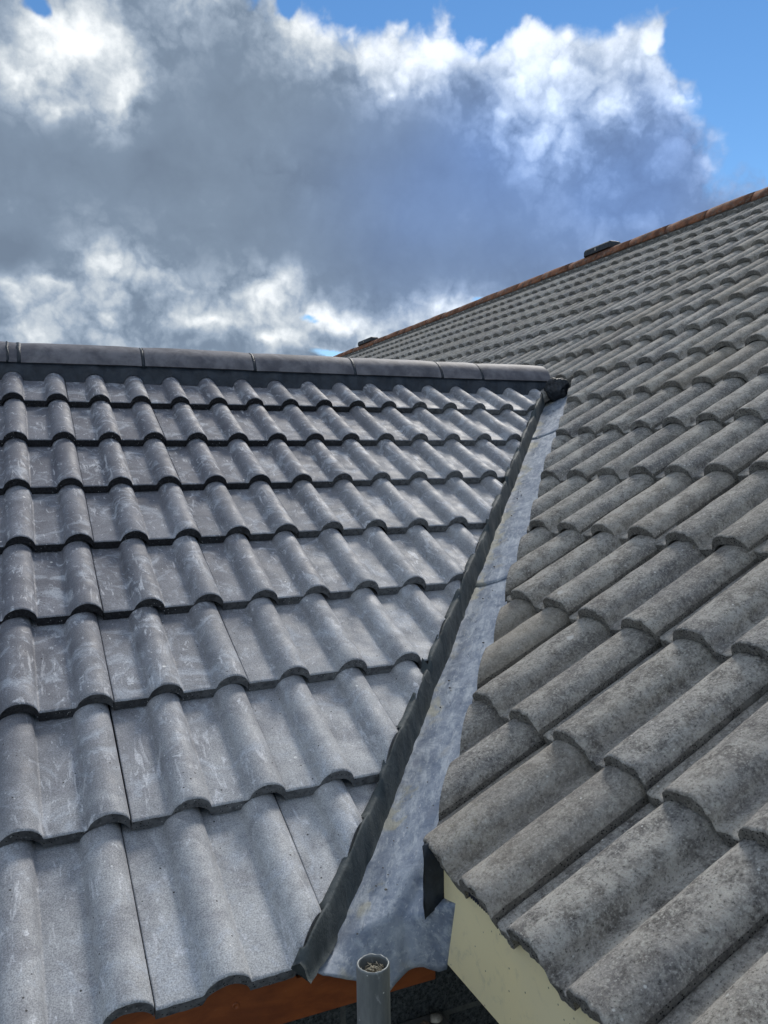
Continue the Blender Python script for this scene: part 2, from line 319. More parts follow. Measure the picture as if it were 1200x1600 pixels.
def mat_lead():
    m = Mat('sheet lead'); d = valley_dist(m); X = m.xyz()
    n1 = m.noise(16, 9, 0.75, 0.5)
    t = m.mix(m.rng(n1, 0.36, 0.64), (0.165, 0.205, 0.275), (0.31, 0.355, 0.42))
    mp = m.N('ShaderNodeMapping'); mp.vector_type = 'TEXTURE'; m.L(m.pos, mp.inputs[0]); mp.inputs['Rotation'].default_value = (0, 0, 0.836); mp.inputs['Scale'].default_value = (6, 1, 1)
    st = m.noise(45, 8, 0.7, 0.3, vec=mp.outputs[0]); st1 = m.noise(130, 4, 0.7, 0.2, vec=mp.outputs[0])
    t = m.mix(m.rng(st, 0.46, 0.66, 0, 0.75), t, (0.47, 0.515, 0.56))
    t = m.mix(m.rng(st1, 0.6, 0.68, 0, 0.6), t, (0.60, 0.63, 0.66)); t = m.mix(m.rng(st1, 0.4, 0.33, 0, 0.5), t, (0.12, 0.135, 0.16))
    m.bump(st, 0.35, 0.004)
    dk = m.noise(15, 6, 0.65, 0.7, off=(5, 5, 5)); t = m.mix(m.rng(dk, 0.55, 0.72, 0, 0.65), t, (0.19, 0.215, 0.27))
    # sandy mortar wash left along the pointing
    sn = m.noise(13, 6, 0.7, 0.6, off=(7, 3, 0))
    sw = m.math('ADD', d, m.math('MULTIPLY', m.math('SUBTRACT', sn, 0.5), 0.20))
    t = m.mix(m.math('MULTIPLY', m.rng(sw, 0.05, 0.03, 0, 0.6), m.rng(m.noise(7, 3), 0.47, 0.58)), t, (0.42, 0.40, 0.29))
    pt = m.noise(8, 6, 0.6, 0.3, off=(1, 8, 8)); t = m.mix(m.rng(pt, 0.58, 0.7, 0, 0.5), t, (0.33, 0.31, 0.25))
    v = m.voro(70); pk = m.math('GREATER_THAN', m.math('FRACT', m.math('MULTIPLY', v.outputs['Color'], 5.3)), 0.8)
    t = m.mix(m.math('MULTIPLY', m.math('MULTIPLY', m.rng(m.math('ADD', v.outputs['Distance'], m.math('MULTIPLY', m.noise(200, 4), 0.2)), 0.27, 0.2), pk), m.rng(m.noise(6, 3, off=(1, 2, 3)), 0.48, 0.6)), t, (0.06, 0.065, 0.075))
    w = m.noise(140, 3, 0.7); t = m.mix(m.rng(w, 0.66, 0.74, 0, 0.5), t, (0.66, 0.68, 0.70))
    m.bump(m.noise(11, 4, 0.55, 0.4), 0.55, 0.012); m.bump(m.noise(90, 5, 0.7), 0.25, 0.002)
    return m.out(t, m.rng(n1, 0.3, 0.7, 0.5, 0.72), 0.15, 0.45)
def mat_mortar(name='dark pointing mortar', base=(0.038, 0.050, 0.054), light=(0.070, 0.086, 0.090), rough=0.75):
    m = Mat(name)
    st = m.noise(22, 6, 0.65, 0.5, stretch=(1, 1, 0.7))
    t = m.mix(m.rng(st, 0.35, 0.7), base, light)
    cr = m.noise(60, 6, 0.7, 0.6); t = m.mix(m.rng(cr, 0.62, 0.72, 0, 0.6), t, tuple(min(1, c * 2.0) for c in light))
    cd = m.noise(45, 5, 0.7, 1.6, off=(4, 4, 4)); t = m.mix(m.rng(cd, 0.36, 0.3, 0, 0.8), t, tuple(c * 0.3 for c in base))
    m.bump(m.noise(35, 5, 0.6, 0.5, stretch=(1, 1, 0.8)), 0.6, 0.006); m.bump(m.noise(200, 4, 0.7), 0.3, 0.002)
    return m.out(t, rough, 0, 0.45)
def mat_simple(name, a, b, scale=20, rough=0.6, metal=0.0, bump=0.2, spec=0.5, stretch=None, bs=None):
    m = Mat(name); n = m.noise(scale, 6, 0.65, 0.3, stretch=stretch)
    m.bump(m.noise(bs or scale * 4, 4), bump, 0.003)
    return m.out(m.mix(m.rng(n, 0.35, 0.65), a, b), rough, metal, spec)
def mat_blocks():
    m = Mat('dense concrete block wall')
    X = m.xyz(); c = m.N('ShaderNodeCombineXYZ'); m.L(m.math('ADD', X[0], 0.365), c.inputs[0]); m.L(m.math('ADD', X[2], 1.725), c.inputs[1])
    b = m.N('ShaderNodeTexBrick'); m.L(c.outputs[0], b.inputs['Vector']); b.inputs['Scale'].default_value = 1.0
    b.inputs['Brick Width'].default_value = 0.44; b.inputs['Row Height'].default_value = 0.215; b.inputs['Mortar Size'].default_value = 0.006
    b.inputs['Mortar Smooth'].default_value = 0.2
    n = m.noise(110, 6, 0.8); t = m.mix(m.rng(n, 0.38, 0.66), (0.032, 0.038, 0.040), (0.14, 0.155, 0.155))
    v = m.voro(120); t = m.mix(m.rng(v.outputs['Distance'], 0.3, 0.15, 0, 0.8), t, (0.010, 0.012, 0.013))
    t = m.mix(m.math('MULTIPLY', b.outputs['Fac'], m.rng(m.noise(25, 4), 0.3, 0.6, 0.4, 1.0)), t, (0.16, 0.165, 0.15))
    m.bump(n, 0.9, 0.006)
    return m.out(t, 0.95, 0, 0.2)
def mat_ridge_clay():
    m = Mat('terracotta ridge'); n = m.noise(9, 7, 0.7, 0.5, off=m.randvec())
    t = m.mix(m.rng(n, 0.38, 0.62), (0.12, 0.060, 0.040), (0.29, 0.130, 0.072))
    t = m.mix(m.rng(m.noise(24, 6, 0.7), 0.5, 0.68, 0, 0.85), t, (0.19, 0.18, 0.155))
    t = m.mix(m.rng(m.noise(60, 5, 0.7), 0.58, 0.7, 0, 0.6), t, (0.03, 0.03, 0.025))
    m.bump(m.noise(60, 5), 0.6, 0.006)
    return m.out(t, 0.9, 0, 0.2)
def mat_paint():
    m = Mat('cream painted board'); n = m.noise(5, 5, 0.6, 0.3)
    t = m.mix(m.rng(n, 0.35, 0.65), (0.90, 0.78, 0.46), (0.84, 0.745, 0.47))
    g = m.noise(30, 7, 0.7, 0.4); t = m.mix(m.rng(g, 0.52, 0.75, 0, 0.4), t, (0.36, 0.35, 0.26))
    X = m.xyz(); v = m.voro(85); pk = m.math('GREATER_THAN', m.math('FRACT', m.math('MULTIPLY', v.outputs['Color'], 5.3)), 0.82)
    t = m.mix(m.math('MULTIPLY', m.rng(v.outputs['Distance'], 0.16, 0.08), pk), t, (0.16, 0.15, 0.10))
    m.bump(m.noise(60, 4), 0.12, 0.002)
    return m.out(t, 0.5, 0, 0.5)
def mat_stain():
    m = Mat('brown stained board'); gr = m.noise(12, 7, 0.65, 0.8, stretch=(0.6, 1, 1.8))
    t = m.mix(m.rng(gr, 0.35, 0.68), (0.20, 0.050, 0.012), (0.31, 0.085, 0.020))
    t = m.mix(m.rng(m.noise(7, 5), 0.5, 0.7, 0, 0.6), t, (0.13, 0.032, 0.010))
    t = m.mix(m.rng(m.noise(90, 5, 0.7), 0.66, 0.75, 0, 0.5), t, (0.4, 0.22, 0.12))
    m.bump(gr, 0.25, 0.002)
    return m.out(t, 0.5, 0, 0.5)
def mat_steel():
    m = Mat('galvanised steel'); n = m.noise(18, 7, 0.7, 0.4, stretch=(1, 1, 0.3))
    t = m.mix(m.rng(n, 0.34, 0.66), (0.135, 0.15, 0.152), (0.25, 0.265, 0.265))
    t = m.mix(m.rng(m.noise(40, 6, 0.7, 0.8, stretch=(1, 1, 0.5)), 0.6, 0.72, 0, 0.7), t, (0.42, 0.43, 0.42))
    v = m.voro(120); pk = m.math('GREATER_THAN', m.math('FRACT', m.math('MULTIPLY', v.outputs['Color'], 5.3)), 0.88)
    t = m.mix(m.math('MULTIPLY', m.rng(v.outputs['Distance'], 0.2, 0.12), pk), t, (0.7, 0.7, 0.68))
    m.bump(m.noise(60, 5), 0.25, 0.002)
    return m.out(t, m.rng(n, 0.3, 0.7, 0.42, 0.65), 0.45, 0.5)

M_NEW, M_NEWF, M_OLD, M_OLDF, M_LEAD = mat_new_tile(), mat_new_face(), mat_old_tile(), mat_old_face(), mat_lead()
M_MORT = mat_mortar()
M_MORTR = mat_mortar('dark ridge mortar', (0.010, 0.016, 0.024), (0.030, 0.040, 0.054), 0.55)
M_BLOCK, M_CLAY, M_CREAM, M_STAIN, M_STEEL = mat_blocks(), mat_ridge_clay(), mat_paint(), mat_stain(), mat_steel()
M_FELT = mat_simple('roofing felt', (0.012, 0.012, 0.013), (0.03, 0.03, 0.032), 30, 0.9)
M_OLDMORT = mat_simple('old grey mortar', (0.07, 0.068, 0.062), (0.17, 0.165, 0.15), 40, 0.95, 0, 0.6, 0.2)
M_BLACK = mat_simple('black plastic', (0.010, 0.012, 0.016), (0.030, 0.036, 0.044), 25, 0.6, 0, 0.2)
M_COMB = mat_simple('dark blue black plastic comb', (0.012, 0.014, 0.026), (0.03, 0.034, 0.055), 30, 0.5)
M_CAP = mat_simple('smooth dark ridge concrete', (0.085, 0.085, 0.100), (0.19, 0.185, 0.20), 11, 0.65, 0, 0.25, 0.4)
M_RENDER = mat_simple('pale wall render', (0.36, 0.35, 0.31), (0.46, 0.45, 0.41), 40, 0.95, 0, 0.5, 0.2)
M_CONC = mat_simple('grey concrete', (0.13, 0.13, 0.12), (0.23, 0.225, 0.21), 30, 0.95, 0, 0.6, 0.2)
M_STONE = mat_simple('pale stone', (0.30, 0.27, 0.22), (0.50, 0.47, 0.40), 60, 0.9, 0, 0.5, 0.2)
M_RUBBLE = mat_simple('brown rubble', (0.12, 0.075, 0.05), (0.28, 0.21, 0.16), 70, 0.95, 0, 0.6, 0.2)
M_STRAW = mat_simple('pale grit and straw', (0.13, 0.11, 0.08), (0.52, 0.48, 0.37), 160, 0.95, 0, 0.9, 0.2)
M_GROUND = mat_simple('concrete yard', (0.13, 0.13, 0.125), (0.22, 0.215, 0.2), 3, 0.95, 0, 0.4, 0.2, bs=90)

# ------------------------------------------------------------------ roof geometry (metres, camera at the origin)
TL, GL, TM, GM = 0.4914, 0.3282, 0.5362, 0.3177
LX, LY, LZ = -0.0246, 3.2675, 0.3075
MX, MY, MZ = 0.618, 1.8423, -0.6504
OL = [0, .0078, .0163, .0075, -.0063, -.0326, -.0331, .0456]
RL = [(-.0053, .0091, -.0012, 7), (.0007, .0025, .0021, 6.5), (.0015, -.0035, .0064, 5.5), (.0068, -.0111, .0073, 4.5), (.0035, -.0058, .0134, 3.5), (-.0022, -.0006, .0209, 3), (-.0037, -.002, .021, 2), (-.009, .0005, .0273, 1.5)]
RM = [(-.012, -.022, -.032, 5.5), (.0063, -.0052, -.0029, 4), (.0165, -.0235, .0085, 2.5), (.005, -.0106, .0174, .5), (0, -.0036, .032, -1.5), (-.008, .02, .032, -2.5), (-.0046, .0091, .0189, -4.5), (-.0115, .0264, .0292, -6), (-.0078, .0124, .0125, -8.5)]
OM = [0, .0015, .0529, .0406, .0174, .0197, .0094, .0036, 0]
HL, WL, THL = 0.030, 0.076, 0.024      # roll height, roll width, thickness: newer tile
HM, WM, THM = 0.040, 0.108, 0.0235      # older tile
P = 0.15
NROW_M = 17                             # courses up the older roof
def roll(u, w, h, fl):
    """roof tile cross-section: pan, then a roll whose right foot ends each 150 mm period"""
    t = (u % P - (P - w / 2)) / (w / 2) if u < 2 * P - 1e-9 else 1.0
    if abs(t) >= 1: return 0.0
    a = abs(t)
    core = (1 - a * a) ** 0.60 if fl else math.sqrt(max(0, 1 - a ** 2.5))
    k = min(1, (1 - a) / (0.10 if fl else 0.12)); k = k * k * (3 - 2 * k)
    return h * core * (0.55 + 0.45 * k)
def profL(u): return roll(u, WL, HL, True)
def profM(u): return roll(u, WM, HM, False)
TAUL = math.atan((THL + 0.003) / GL); TAUM = math.atan((THM + 0.003) / GM)

def noseL(c, k):
    """distance down the slope of a course's nose at roll position k, and its skew"""
    sh, go, sk, kc = RL[c]; q = 8 * math.tanh((k - kc) / 8)
    return (c + OL[c] + go) * GL - sk * P * q, sk * (1 - (q / 8) ** 2)
def frameL(c, j):
    s, sk = noseL(c, 2 * j + .5); sh = RL[c][0]
    n0 = Vector((0, -math.sin(TL), math.cos(TL))); a = TL - TAUL
    R3 = Matrix.Rotation(sk, 3, n0)
    U, V, Nn = R3 @ Vector((1, 0, 0)), R3 @ Vector((0, math.cos(a), math.sin(a))), Vector((0, -math.sin(a), math.cos(a)))
    mid = Vector((LX + sh + P * (2 * j + .5), LY - s * math.cos(TL), LZ - s * math.sin(TL))) - n0 * HL
    org = mid - U * (P * 1.5 - WL / 2)
    return Matrix(((U.x, V.x, Nn.x, org.x), (U.y, V.y, Nn.y, org.y), (U.z, V.z, Nn.z, org.z), (0, 0, 0, 1)))
def frameM(c, j):
    sh, go, sk, kc = RM[c] if c < len(RM) else (-.008 + random.uniform(-.004, .004), .01 * random.uniform(-1, 1), .006, -12)
    k = 2 * j + .5; q = 8 * math.tanh((k - kc) / 8)
    s = (c + go + (OM[c] if c < len(OM) else 0)) * GM + sk * P * q; sk *= 1 - (q / 8) ** 2
    n0 = Vector((-math.sin(TM), 0, math.cos(TM))); a = TM - TAUM
    R3 = Matrix.Rotation(sk, 3, n0)
    U, V, Nn = R3 @ Vector((0, -1, 0)), R3 @ Vector((math.cos(a), 0, math.sin(a))), Vector((-math.sin(a), 0, math.cos(a)))
    mid = Vector((MX + s * math.cos(TM), MY - sh - P * k - .006, MZ + s * math.sin(TM))) - n0 * HM
    org = mid - U * (P * 1.5 - WM / 2)
    return Matrix(((U.x, V.x, Nn.x, org.x), (U.y, V.y, Nn.y, org.y), (U.z, V.z, Nn.z, org.z), (0, 0, 0, 1)))

def tile_arrays(prof, th, length, nu, nv, seed, rough, chip, gap=0.0014, wob=0.0):
    us = [gap / 2 + (2 * P - gap) * i / nu for i in range(nu + 1)]
    vs = [0.0, 0.0022, 0.006] + [0.006 + (length - 0.006) * (k / nv) ** 1.0 for k in range(1, nv + 1)]
    nr, nc = len(vs), len(us)
    V = []
    for side in (0, 1):
        for r, v in enumerate(vs):
            for u in us:
                n = prof(u - (0.0006 if u > 2 * P - gap else 0))
                dv = 0.0; dn = 0.0
                if rough:
                    dn = rough * nz(u * 18 + seed * 9.1, v * 12, seed * 3.3, 1.0, 3)
                if chip and r < 4:
                    q = nz(u * 55 + seed * 5.7, seed * 2.1, side * 4.0, 1.0, 4)
                    f = (1.0, 0.85, 0.5, 0.0)[r]
                    dv = f * chip * q
                    if side == 0 and q > 0.35: dn -= f * chip * 0.7 * (q - 0.35)
                dn += wob * math.sin(u * 9 + seed) * (v / length)
                if side == 0:
                    b = -0.0028 if r == 0 else (-0.0007 if r == 1 else 0)
                    V.append((u, v + dv, n + b + dn))
                else: V.append((u, v + dv * 0.8, n - th + dn * 0.5))
    F = []; MI = []; SM = []
    off = nr * nc
    for r in range(nr - 1):
        for c in range(nc - 1):
            F.append((r * nc + c, r * nc + c + 1, (r + 1) * nc + c + 1, (r + 1) * nc + c)); MI.append(0); SM.append(True)
            F.append(tuple(off + i for i in ((r + 1) * nc + c, (r + 1) * nc + c + 1, r * nc + c + 1, r * nc + c))); MI.append(1); SM.append(True)
    for c in range(nc - 1):
        F.append((c + 1, c, off + c, off + c + 1)); MI.append(1); SM.append(False)
        q = (nr - 1) * nc
        F.append((q + c, q + c + 1, off + q + c + 1, off + q + c)); MI.append(1); SM.append(False)
    for r in range(nr - 1):
        F.append((r * nc, (r + 1) * nc, off + (r + 1) * nc, off + r * nc)); MI.append(1); SM.append(False)
        a, b = r * nc + nc - 1, (r + 1) * nc + nc - 1
        F.append((b, a, off + a, off + b)); MI.append(1); SM.append(False)
    return V, F, MI, SM

def make_mesh(name, arr, mats):
    V, F, MI, SM = arr
    me = bpy.data.meshes.new(name); me.from_pydata(V, [], F)
    for m in mats: me.materials.append(m)
    me.polygons.foreach_set('material_index', MI); me.polygons.foreach_set('use_smooth', SM); me.update()
    return me
def cut_mesh(src, co, no, name):
    me = src.copy(); me.name = name
    bm = bmesh.new(); bm.from_mesh(me)
    r = bmesh.ops.bisect_plane(bm, geom=bm.verts[:] + bm.edges[:] + bm.faces[:], plane_co=co, plane_no=no, clear_outer=True)
    if not bm.faces: bm.free(); return None
    ed = [e for e in bm.edges if e.is_boundary]
    old = set(bm.faces)
    try: bmesh.ops.triangle_fill(bm, use_beauty=True, edges=ed)
    except Exception: pass
    for f in bm.faces:
        if f not in old: f.material_index = 1; f.smooth = False
    bmesh.ops.recalc_face_normals(bm, faces=bm.faces[:])
    xs = [v.co.x for v in bm.verts]; ys = [v.co.y for v in bm.verts]
    if len(xs) < 4: bm.free(); return None
    bm.to_mesh(me); bm.free(); me.update(); return me
def place(name, me, M, parent):
    o = bpy.data.objects.new(name, me); COL.objects.link(o); o.parent = parent
    o.matrix_basis = Matrix.Translation(-base_of(parent)) @ M
    return o

def cam_uv(p):
    q = [sum(CR[i][k] * p[k] for k in range(3)) for i in range(3)]
    if q[2] > -0.05: return None
    return (600 + 1276.4 * q[0] / -q[2], 800 - 1276.4 * q[1] / -q[2], -q[2])

# ================================================================== EXTENSION (newer grey roof on the left)
ext = empty('house_extension', (-0.6, 1.4, -3.3), 'low extension on the left with smooth new blue grey roof tiles and brown fascia', 'house extension')
nroof = mesh_obj('roof', [(-2.2, 1.27, -0.0), (0, 0, 0), (0, 0, 0)], [], [M_FELT], ext)
def zLc(y): return LZ + math.tan(TL) * (y - LY)
def zMc(x): return MZ + math.tan(TM) * (x - MX)
X0 = -1.15
def valx(y): return VX0 + VK * (y - VY0)
def slab(poly, th):
    n = len(poly); V = [tuple(p) for p in poly] + [(p[0], p[1], p[2] - th) for p in poly]
    F = [tuple(range(n)), tuple(range(2 * n - 1, n - 1, -1))] + [(i, n + i, n + (i + 1) % n, (i + 1) % n) for i in range(n)]
    return V, F
yE, yR = 1.292, 3.62
dl = 0.088
A = ([], [])
add(A, slab([(X0, yE, zLc(yE) - dl), (valx(yE) - .03, yE, zLc(yE) - dl), (valx(yR) - .03, yR, zLc(yR) - dl), (X0, yR, zLc(yR) - dl)], 0.012))
# rear slope: felt sheet carrying the same tiles, cut away at its own valley
yB = 6.0; zB = zLc(yR) - math.tan(TL) * (yB - yR)
add(A, slab([(X0, yR + .003, zLc(yR) - dl), (valx(yR), yR + .003, zLc(yR) - dl), (valx(yR) - VK * (yB - yR), yB, zB - dl), (X0, yB, zB - dl)], 0.012))
me = bpy.data.meshes.new('roof'); b0 = base_of(ext)
me.from_pydata([(v[0] - b0[0], v[1] - b0[1], v[2] - b0[2]) for v in A[0]], [], A[1]); me.materials.append(M_FELT)
nroof.data = me; nroof.location = (0, 0, 0)

variantsL = [make_mesh('new_tile', tile_arrays(profL, THL, 0.40, 100, 9, s, 0.0006, 0.0011), [M_NEW, M_NEWF]) for s in range(5)]
nL = 0
for c in range(8):
    for j in range(-4, 10):
        M = frameL(c, j)
        xl = M.translation.x
        if xl + 0.3 < X0 or xl < X0 - .02: continue
        y0 = M.translation.y; y1 = y0 + 0.36
        if xl > valx(y1) + 0.01: continue
        src = variantsL[random.randrange(5)]
        if c == 0: src = src.copy(); 
        J = Matrix.Translation((random.uniform(-.0008, .0008), random.uniform(-.003, .003), random.uniform(0, .0012))) @ Matrix.Rotation(random.uniform(-.003, .003), 4, 'Z')
        M2 = M @ J
        if xl + 0.3 > valx(y0) - 0.005:
            Mi = M2.inverted()
            jx = random.uniform(-.006, .006)
            co = Mi @ Vector((VX0 + jx, VY0, 0)); no = (Mi.to_3x3() @ Vector((1, -VK + random.uniform(-.05, .05) * 0, 0))).normalized()
            src = cut_mesh(src, co, no, 'cut_new_tile')
            if src is None: continue
            if max(v.co.y for v in src.vertices) < 0.02: continue
            if max(v.co.x for v in src.vertices) < 0.02: continue
        if c == 0:
            src = cut_mesh(src, Vector((0, 0.372, 0)), Vector((0, 1, 0)), 'top_new_tile')
        place('roof_tile', src, M2, nroof); nL += 1

# rear slope tiles as one sheet with the same section (out of sight from the front)
A = ([], [])
nc_ = 60
for r in range(7):
    y0 = yR + 0.02 + r * GL * math.cos(TL); z0 = zLc(yR) - math.tan(TL) * (y0 - yR)
    row = []
    for k, dy in enumerate((0, GL * math.cos(TL) + .002)):
        lift = 0 if k == 0 else 0.012
        xe = valx(yR) - VK * (y0 + dy - yR) - 0.02
        for i in range(nc_ + 1):
            x = X0 + (xe - X0) * i / nc_
            row.append((x, y0 + dy, z0 - math.tan(TL) * dy - HL + profL((x - X0) % (2 * P)) + lift))
    row += [(p[0], p[1], p[2] - 0.02) for p in row]
    n = nc_ + 1; F = []
    for i in range(nc_):
        F += [(i, i + 1, n + i + 1, n + i), (2 * n + i, 3 * n + i, 3 * n + i + 1, 2 * n + i + 1), (n + i, n + i + 1, 3 * n + i + 1, 3 * n + i), (i + 1, i, 2 * n + i, 2 * n + i + 1)]
    add(A, (row, F))
tag(mesh_obj('rear_tiles', A[0], A[1], [M_NEW], nroof), kind='stuff')

# ridge tiles of the extension
def half_round(axis0, axis1, crown_r, half_ang, th, seg=22, nl=6, seed=0):
    """curved ridge tile between two points (crown line centre), axis horizontal"""
    a0, a1 = Vector(axis0), Vector(axis1); d = (a1 - a0).normalized(); side = Vector((0, 0, 1)).cross(d)
    V = []; 
    for inner in (0, 1):
        r = crown_r - (th if inner else 0)
        for k in range(nl + 1):
            p = a0.lerp(a1, k / nl)
            for i in range(seg + 1):
                t = -half_ang + 2 * half_ang * i / seg
                rr = r + 0.0012 * nz(k * .7 + seed, i * .3, seed * 1.7)
                if k in (0, nl) and not inner: rr -= 0.003
                V.append(tuple(p + side * (rr * math.sin(t)) + Vector((0, 0, rr * math.cos(t)))))
    nc = seg + 1; off = (nl + 1) * nc; F = []
    for k in range(nl):
        for i in range(seg):
            F.append((k * nc + i, k * nc + i + 1, (k + 1) * nc + i + 1, (k + 1) * nc + i))
            F.append(tuple(off + q for q in ((k + 1) * nc + i, (k + 1) * nc + i + 1, k * nc + i + 1, k * nc + i)))
    for i in range(seg):
        F.append((i + 1, i, off + i, off + i + 1)); q = nl * nc; F.append((q + i, q + i + 1, off + q + i + 1, off + q + i))
    for k in range(nl):
        F.append((k * nc, (k + 1) * nc, off + (k + 1) * nc, off + k * nc)); a, b = k * nc + seg, (k + 1) * nc + seg
        F.append((b, a, off + a, off + b))
    return V, F
jx = [-1.36, -0.90, -0.452, -0.006, 0.464, 0.935, 1.405, 1.857, 2.082, 2.49]
RZ = 0.420; RY = 3.62
for i in range(len(jx) - 1):
    if jx[i] < X0 - .25: continue
    dz = random.uniform(-.0025, .0025)
    V, F = half_round((jx[i] + .007, RY, RZ + dz), (jx[i + 1] - .007, RY, RZ + random.uniform(-.002, .002)), 0.120, 1.34, 0.014, seed=i)
    o = mesh_obj('ridge_tile', V, F, [M_CAP], nroof)
    es = o.modifiers.new('split', 'EDGE_SPLIT'); es.split_angle = math.radians(50)
# mortar joints between ridge tiles
A = ([], [])
for x in jx[1:-1]:
    if x < X0: continue
    for (xa, xb, rr) in ((x - .0085, x + .0085, .1185),) + (((x - .045, x - .036, .1215),) if abs(x + .006) < .01 else ()):
        V, F = half_round((xa, RY, RZ), (xb, RY, RZ), rr, 1.36, 0.02, 22, 2, x)
        V = [(v[0] + .003 * nz(v[1] * 40, v[2] * 40, x), v[1], v[2] + .002 * nz(v[1] * 60, v[2] * 60, x + 3)) for v in V]
        mesh_obj('ridge_joint_mortar', V, F, [M_MORTR], nroof)

def surfL(x, y):
    """top of the newer tiles at a plan point"""
    for c in range(8):
        k = (x - LX - RL[c][0]) / P; s, sk = noseL(c, k); yn = LY - s * math.cos(TL)
        if y >= yn or c == 7:
            zn = LZ - s * math.sin(TL) - HL * math.cos(TL)
            u = (x - (LX + RL[c][0] - (P - WL / 2)) + sk * (y - yn)) % (2 * P)
            v = (y - yn) / math.cos(TL - TAUL)
            return zn + v * math.sin(TL - TAUL) + profL(u) / math.cos(TL)
# bedding mortar under the ridge: fills from the tile tops up to the ridge edge
rows = []; xs = np.arange(X0, 2.46, 0.0075)
for x in xs:
    e1 = 0.004 * nz(x * 14, 1, 2); e2 = 0.004 * nz(x * 25, 5, 2)
    yb = 3.490 + e1; sb = surfL(x, 3.49)
    yt = 3.516
    rows += [(x, yb, sb - .004), (x, yb + .004, sb + .004 + e2 * .5), (x, yb + .012 + e2 * .5, sb + .5 * (0.452 - sb) + e2), (x, yt - .004 + e1 * .5, 0.447), (x, yt + .02, 0.462), (x, yt + .03, 0.40)]
F = grid_faces(len(xs), 6); F = [tuple(reversed(f)) for f in F]
mesh_obj('ridge_mortar', rows, F, [M_MORTR], nroof)
# end plug of the ridge
V, F = [], []
n = 20
for k, x in enumerate((2.478, 2.486)):
    for i in range(n + 1):
        t = -1.22 + 2.44 * i / n; V.append((x, RY - .105 * math.sin(t), RZ + .105 * math.cos(t)))
    V.append((x, RY, RZ - .02))
m_ = n + 2
F = [tuple(range(m_)), tuple(range(2 * m_ - 1, m_ - 1, -1))] + [(i, i + 1, m_ + i + 1, m_ + i) for i in range(m_ - 1)]
mesh_obj('ridge_end_mortar', V, F, [M_MORTR], nroof, smooth=False)

# lead lining surface
DM = 0.0989; DL_ = 0.0964
def lead_z(x, y):
    a = zMc(x) - DM; b = zLc(y) - DL_
    k = 0.02; h = max(k - abs(a - b), 0) / k
    return max(a, b) + h * h * k * .25
def foldx(y): return (math.tan(TL) * y - 0.4207) / math.tan(TM)
# pointing mortar along the cut tiles
pdx, pdy = 0.741, -0.671
rows = []; ys = np.arange(1.236, 3.49, 0.006); ncs = 9
sm = []
for y in ys:
    x = valx(y); sm.append(surfL(x - .012 * pdx, y - .012 * pdy))
sm = np.array(sm); raw = sm.copy(); lg = np.convolve(np.pad(sm, 18, mode='edge'), np.ones(37) / 37, 'valid'); sm = .38 * np.convolve(np.pad(sm, 2, mode='edge'), [.15, .2, .3, .2, .15], 'valid') + .62 * lg
for k, y in enumerate(ys):
    sk_ = raw[k]; sm[k] = min(sm[k], sk_ + .009)
    x = valx(y); w1 = nz(y * 9, 3, 1); w2 = nz(y * 22, 7, 2); w3 = nz(y * 5, 1, 9)
    top = sm[k]; e = 0.004 + 0.003 * w1 + 0.0015 * w2
    e += 1.1 * max(0, top - sk_)
    toe = 0.012 + 0.005 * w3 + 0.003 * w2
    tx, ty = x + pdx * toe, y + pdy * toe; tz = max(lead_z(tx, ty), -.822)
    pts = [(-e - .002, surfL(x - pdx * (e + .002), y - pdy * (e + .002)) - .003), (-e, min(top + .004, surfL(x - pdx * e, y - pdy * e) + .0018)), (.001, top + .0005 + .001 * w2), (.005, top - .003)]
    if sk_ > top + .001: pts[:3] = [(-.003, top - .006), (.0006, top - .002), (.002, top)]
    for f in (.25, .5, .75): pts.append((.006 + (toe - .003) * f + .0018 * nz(y * 12, f * 4, 3), top + (tz - top) * f))
    pts += [(toe + .002, tz + .003), (toe + .007 + .003 * w2, tz - .002)]
    rows += [(x + pdx * q, y + pdy * q, z) for q, z in pts]
F = grid_faces(len(ys), ncs)
F.append(tuple(range(ncs))); 
mesh_obj('valley_mortar', rows, F, [M_MORT], nroof)

# fascia, wall, ledge
pr = [(X0, -.922), (.653, -.922), (.653, -.850), (.392, -.850), (.372, -.812), (X0, -.812)]
V = [(x, 1.285, z) for x, z in pr] + [(x, 1.305, z) for x, z in pr]
F = [tuple(range(6)), tuple(range(11, 5, -1))] + [((i + 1) % 6, i, i + 6, (i + 1) % 6 + 6) for i in range(6)]
o = mesh_obj('fascia_board', V, F, [M_STAIN], ext, smooth=False); bevel_obj(o, .0015)
# plugged screw in the fascia
V = []; F = []
for r, yy in ((.0065, 1.2845), (.005, 1.2825), (.0035, 1.2843)):
    V += [(0.287 + r * math.cos(a), yy, -0.868 + r * math.sin(a)) for a in [2 * math.pi * i / 14 for i in range(14)]]
for k in range(2): F += [(k * 14 + i, k * 14 + (i + 1) % 14, (k + 1) * 14 + (i + 1) % 14, (k + 1) * 14 + i) for i in range(14)]
F.append(tuple(range(28, 42)))
mesh_obj('screw', V, F, [M_STAIN], ext)
V, F = box(X0 + .1, 0.949, 1.40, 1.50, -3.3, -0.86); mesh_obj('wall', V, F, [M_BLOCK], ext, smooth=False)
V, F = box(X0 + .1, X0 + .2, 1.51, 5.9, -3.3, -1.0); mesh_obj('side_wall', V, F, [M_BLOCK], ext, smooth=False)
V, F = box(0.60, 0.72, 1.34, 1.398, -1.12, -1.068); o = mesh_obj('ledge', V, F, [M_CONC], ext, smooth=False); bevel_obj(o, .004)

